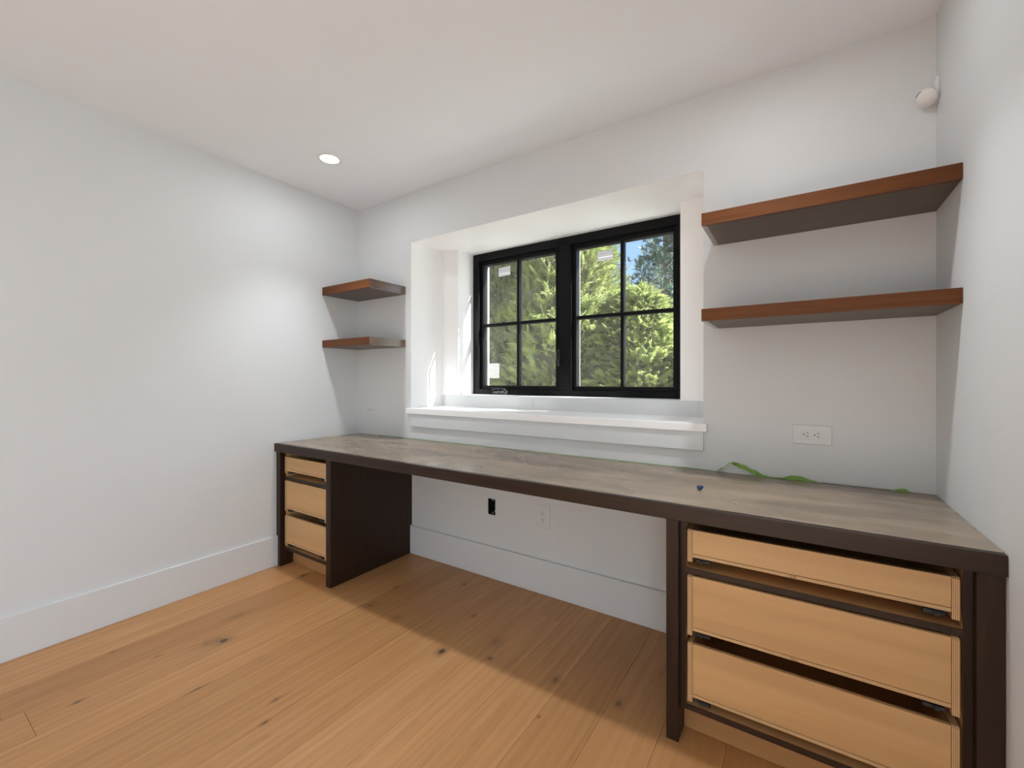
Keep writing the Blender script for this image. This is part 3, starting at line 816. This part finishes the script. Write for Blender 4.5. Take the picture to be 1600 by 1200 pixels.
def spray(verts, faces, p, d, n, L, rng):
    """flat fan of cedar leaf scales: p root, d growth direction, n fan normal"""
    s = d.cross(n).normalized()
    k = 6
    for i in range(-k, k + 1):
        f = i / k
        root = p + d * (L * (0.18 + 0.62 * (1 - abs(f))))
        a = f * 1.05
        dd = (d * math.cos(a) + s * math.sin(a) + n * rng.uniform(-.25, .25)).normalized()
        l = L * (0.52 - 0.22 * abs(f)) * rng.uniform(.8, 1.2)
        w = s * math.cos(a) - d * math.sin(a)
        w = w * (L * 0.045)
        tip = root + dd * l - Vector((0, 0, l * 0.15))
        mid = root + dd * l * 0.45
        b = len(verts)
        verts += [root, mid + w, tip, mid - w]
        faces.append((b, b + 1, b + 2, b + 3))
    b = len(verts); w = s * L * 0.02
    verts += [p - w, p + w, p + d * L * 0.85]; faces.append((b, b + 1, b + 2))

def cedar_mesh(seed, Ht, R, count):
    rng = random.Random(seed); verts = []; faces = []; off = Vector((seed * 7.3, 1.1, 0))
    for _ in range(count):
        t = rng.random() ** 0.85; z = t * Ht
        prof = R * (min(1.0, (1 - t) * 2.0) ** 0.62) * (0.86 + 0.14 * min(1, t * 6))
        th = rng.uniform(0, 2 * math.pi)
        out = Vector((math.cos(th), math.sin(th), 0))
        lump = noise.noise(Vector((out.x * 1.6, out.y * 1.6, z * 1.5)) + off) * 0.30 + noise.noise(Vector((out.x * 4, out.y * 4, z * 4.2)) + off) * 0.20
        r = prof * (1 + lump) - rng.random() ** 2 * 0.22
        p = out * max(0.03, r) + Vector((0, 0, z))
        d = (out * rng.uniform(.35, 1.0) + Vector((rng.uniform(-.5, .5), rng.uniform(-.5, .5), rng.uniform(.0, .9)))).normalized()
        n = d.cross(Vector((rng.uniform(-1, 1), rng.uniform(-1, 1), rng.uniform(-.6, .6)))).normalized()
        spray(verts, faces, p, d, n, rng.uniform(.13, .24), rng)
    me = bpy.data.meshes.new('cedar_foliage'); me.from_pydata([tuple(v) for v in verts], [], faces); me.materials.append(M['cedar'])
    return me

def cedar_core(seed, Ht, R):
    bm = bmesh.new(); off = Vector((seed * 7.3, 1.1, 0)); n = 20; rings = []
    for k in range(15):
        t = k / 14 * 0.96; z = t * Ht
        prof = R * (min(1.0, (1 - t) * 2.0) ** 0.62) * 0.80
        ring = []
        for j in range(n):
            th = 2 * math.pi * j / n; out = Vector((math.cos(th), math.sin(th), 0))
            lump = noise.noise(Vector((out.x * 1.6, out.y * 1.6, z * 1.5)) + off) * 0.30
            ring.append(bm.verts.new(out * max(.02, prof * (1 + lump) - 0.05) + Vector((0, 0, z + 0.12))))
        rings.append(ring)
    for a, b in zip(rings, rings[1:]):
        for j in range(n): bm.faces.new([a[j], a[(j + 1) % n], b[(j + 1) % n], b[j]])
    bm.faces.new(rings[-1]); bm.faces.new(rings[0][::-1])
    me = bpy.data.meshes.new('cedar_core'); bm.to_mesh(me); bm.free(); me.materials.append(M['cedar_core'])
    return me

def trunk_mesh(name, Ht, r):
    bm = tube(bmesh.new(), [(0, 0, -0.02), (0.01, 0, Ht * .3), (-.01, .01, Ht * .7), (0, 0, Ht)], [r, r * .8, r * .5, r * .15], 9)
    me = bpy.data.meshes.new(name); bm.to_mesh(me); bm.free(); me.materials.append(M['bark'])
    return me

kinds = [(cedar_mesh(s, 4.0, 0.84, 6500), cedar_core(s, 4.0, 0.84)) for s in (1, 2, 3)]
cedar_trunk = trunk_mesh('cedar_trunk', 3.4, 0.07)
HEDGE = [(-3.10, 4.15, 1.18, 110), (-1.70, 4.25, 1.15, 200), (-0.30, 4.15, 1.16, 75),
         (0.80, 4.20, 0.675, 250), (2.15, 4.20, 0.56, 340)]
for i, (x, y, s, a) in enumerate(HEDGE):
    low = s < 0.9
    t = thing('cedar_tree', (x, y, GZ), 'low bushy green cedar in the hedge outside the window' if low else 'tall bushy green cedar in the hedge outside the window', 'tree',
              'low hedge cedars' if low else 'tall hedge cedars')
    fo, co = kinds[i % 3]
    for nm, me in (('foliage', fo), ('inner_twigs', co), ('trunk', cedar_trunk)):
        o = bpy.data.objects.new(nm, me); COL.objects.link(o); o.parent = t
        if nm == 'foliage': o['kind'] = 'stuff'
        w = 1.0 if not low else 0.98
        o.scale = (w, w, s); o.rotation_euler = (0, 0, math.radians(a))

# dark conifer farther back
def pine(x, y, Ht, seed, label):
    rng = random.Random(seed); t = thing('conifer', (x, y, GZ), label, 'tree')
    o = bpy.data.objects.new('trunk', trunk_mesh('conifer_trunk', Ht, 0.16)); COL.objects.link(o); o.parent = t
    verts = []; faces = []; bb = bmesh.new()
    nb = 190
    for k in range(nb):
        f = k / nb; z = Ht * (0.18 + 0.80 * f); L = 2.3 * (1 - f) ** 0.75 + 0.25
        th = k * 2.399 + rng.uniform(-.3, .3)
        out = Vector((math.cos(th), math.sin(th), 0)); L *= rng.uniform(.6, 1.1)
        p0 = Vector((0, 0, z)); p1 = p0 + out * L * .6 + Vector((0, 0, L * .10)); p2 = p0 + out * L + Vector((0, 0, L * .38))
        tube(bb, [p0, p1, p2], [0.03, 0.018, 0.006], 5)
        for q in range(int(6 + L * 9)):
            u = rng.uniform(.25, 1.0); c = (p0.lerp(p1, u / .6) if u < .6 else p1.lerp(p2, (u - .6) / .4)) + Vector((rng.uniform(-.2, .2), rng.uniform(-.2, .2), rng.uniform(-.08, .2)))
            for _ in range(16):
                d = Vector((rng.gauss(0, 1), rng.gauss(0, 1), rng.gauss(.5, .8))).normalized(); w = d.orthogonal().normalized() * 0.016; l = rng.uniform(.12, .22)
                b = len(verts); verts += [c - w, c + w, c + d * l]; faces.append((b, b + 1, b + 2))
    me = bpy.data.meshes.new('needles'); me.from_pydata([tuple(v) for v in verts], [], faces); me.materials.append(M['pine'])
    n = bpy.data.objects.new('needles', me); COL.objects.link(n); n.parent = t; n['kind'] = 'stuff'
    me = bpy.data.meshes.new('branches'); bb.to_mesh(me); bb.free(); me.materials.append(M['bark'])
    n = bpy.data.objects.new('branches', me); COL.objects.link(n); n.parent = t
pine(-0.05, 11.5, 7.4, 5, 'dark blue-green conifer rising behind the hedge against the sky')
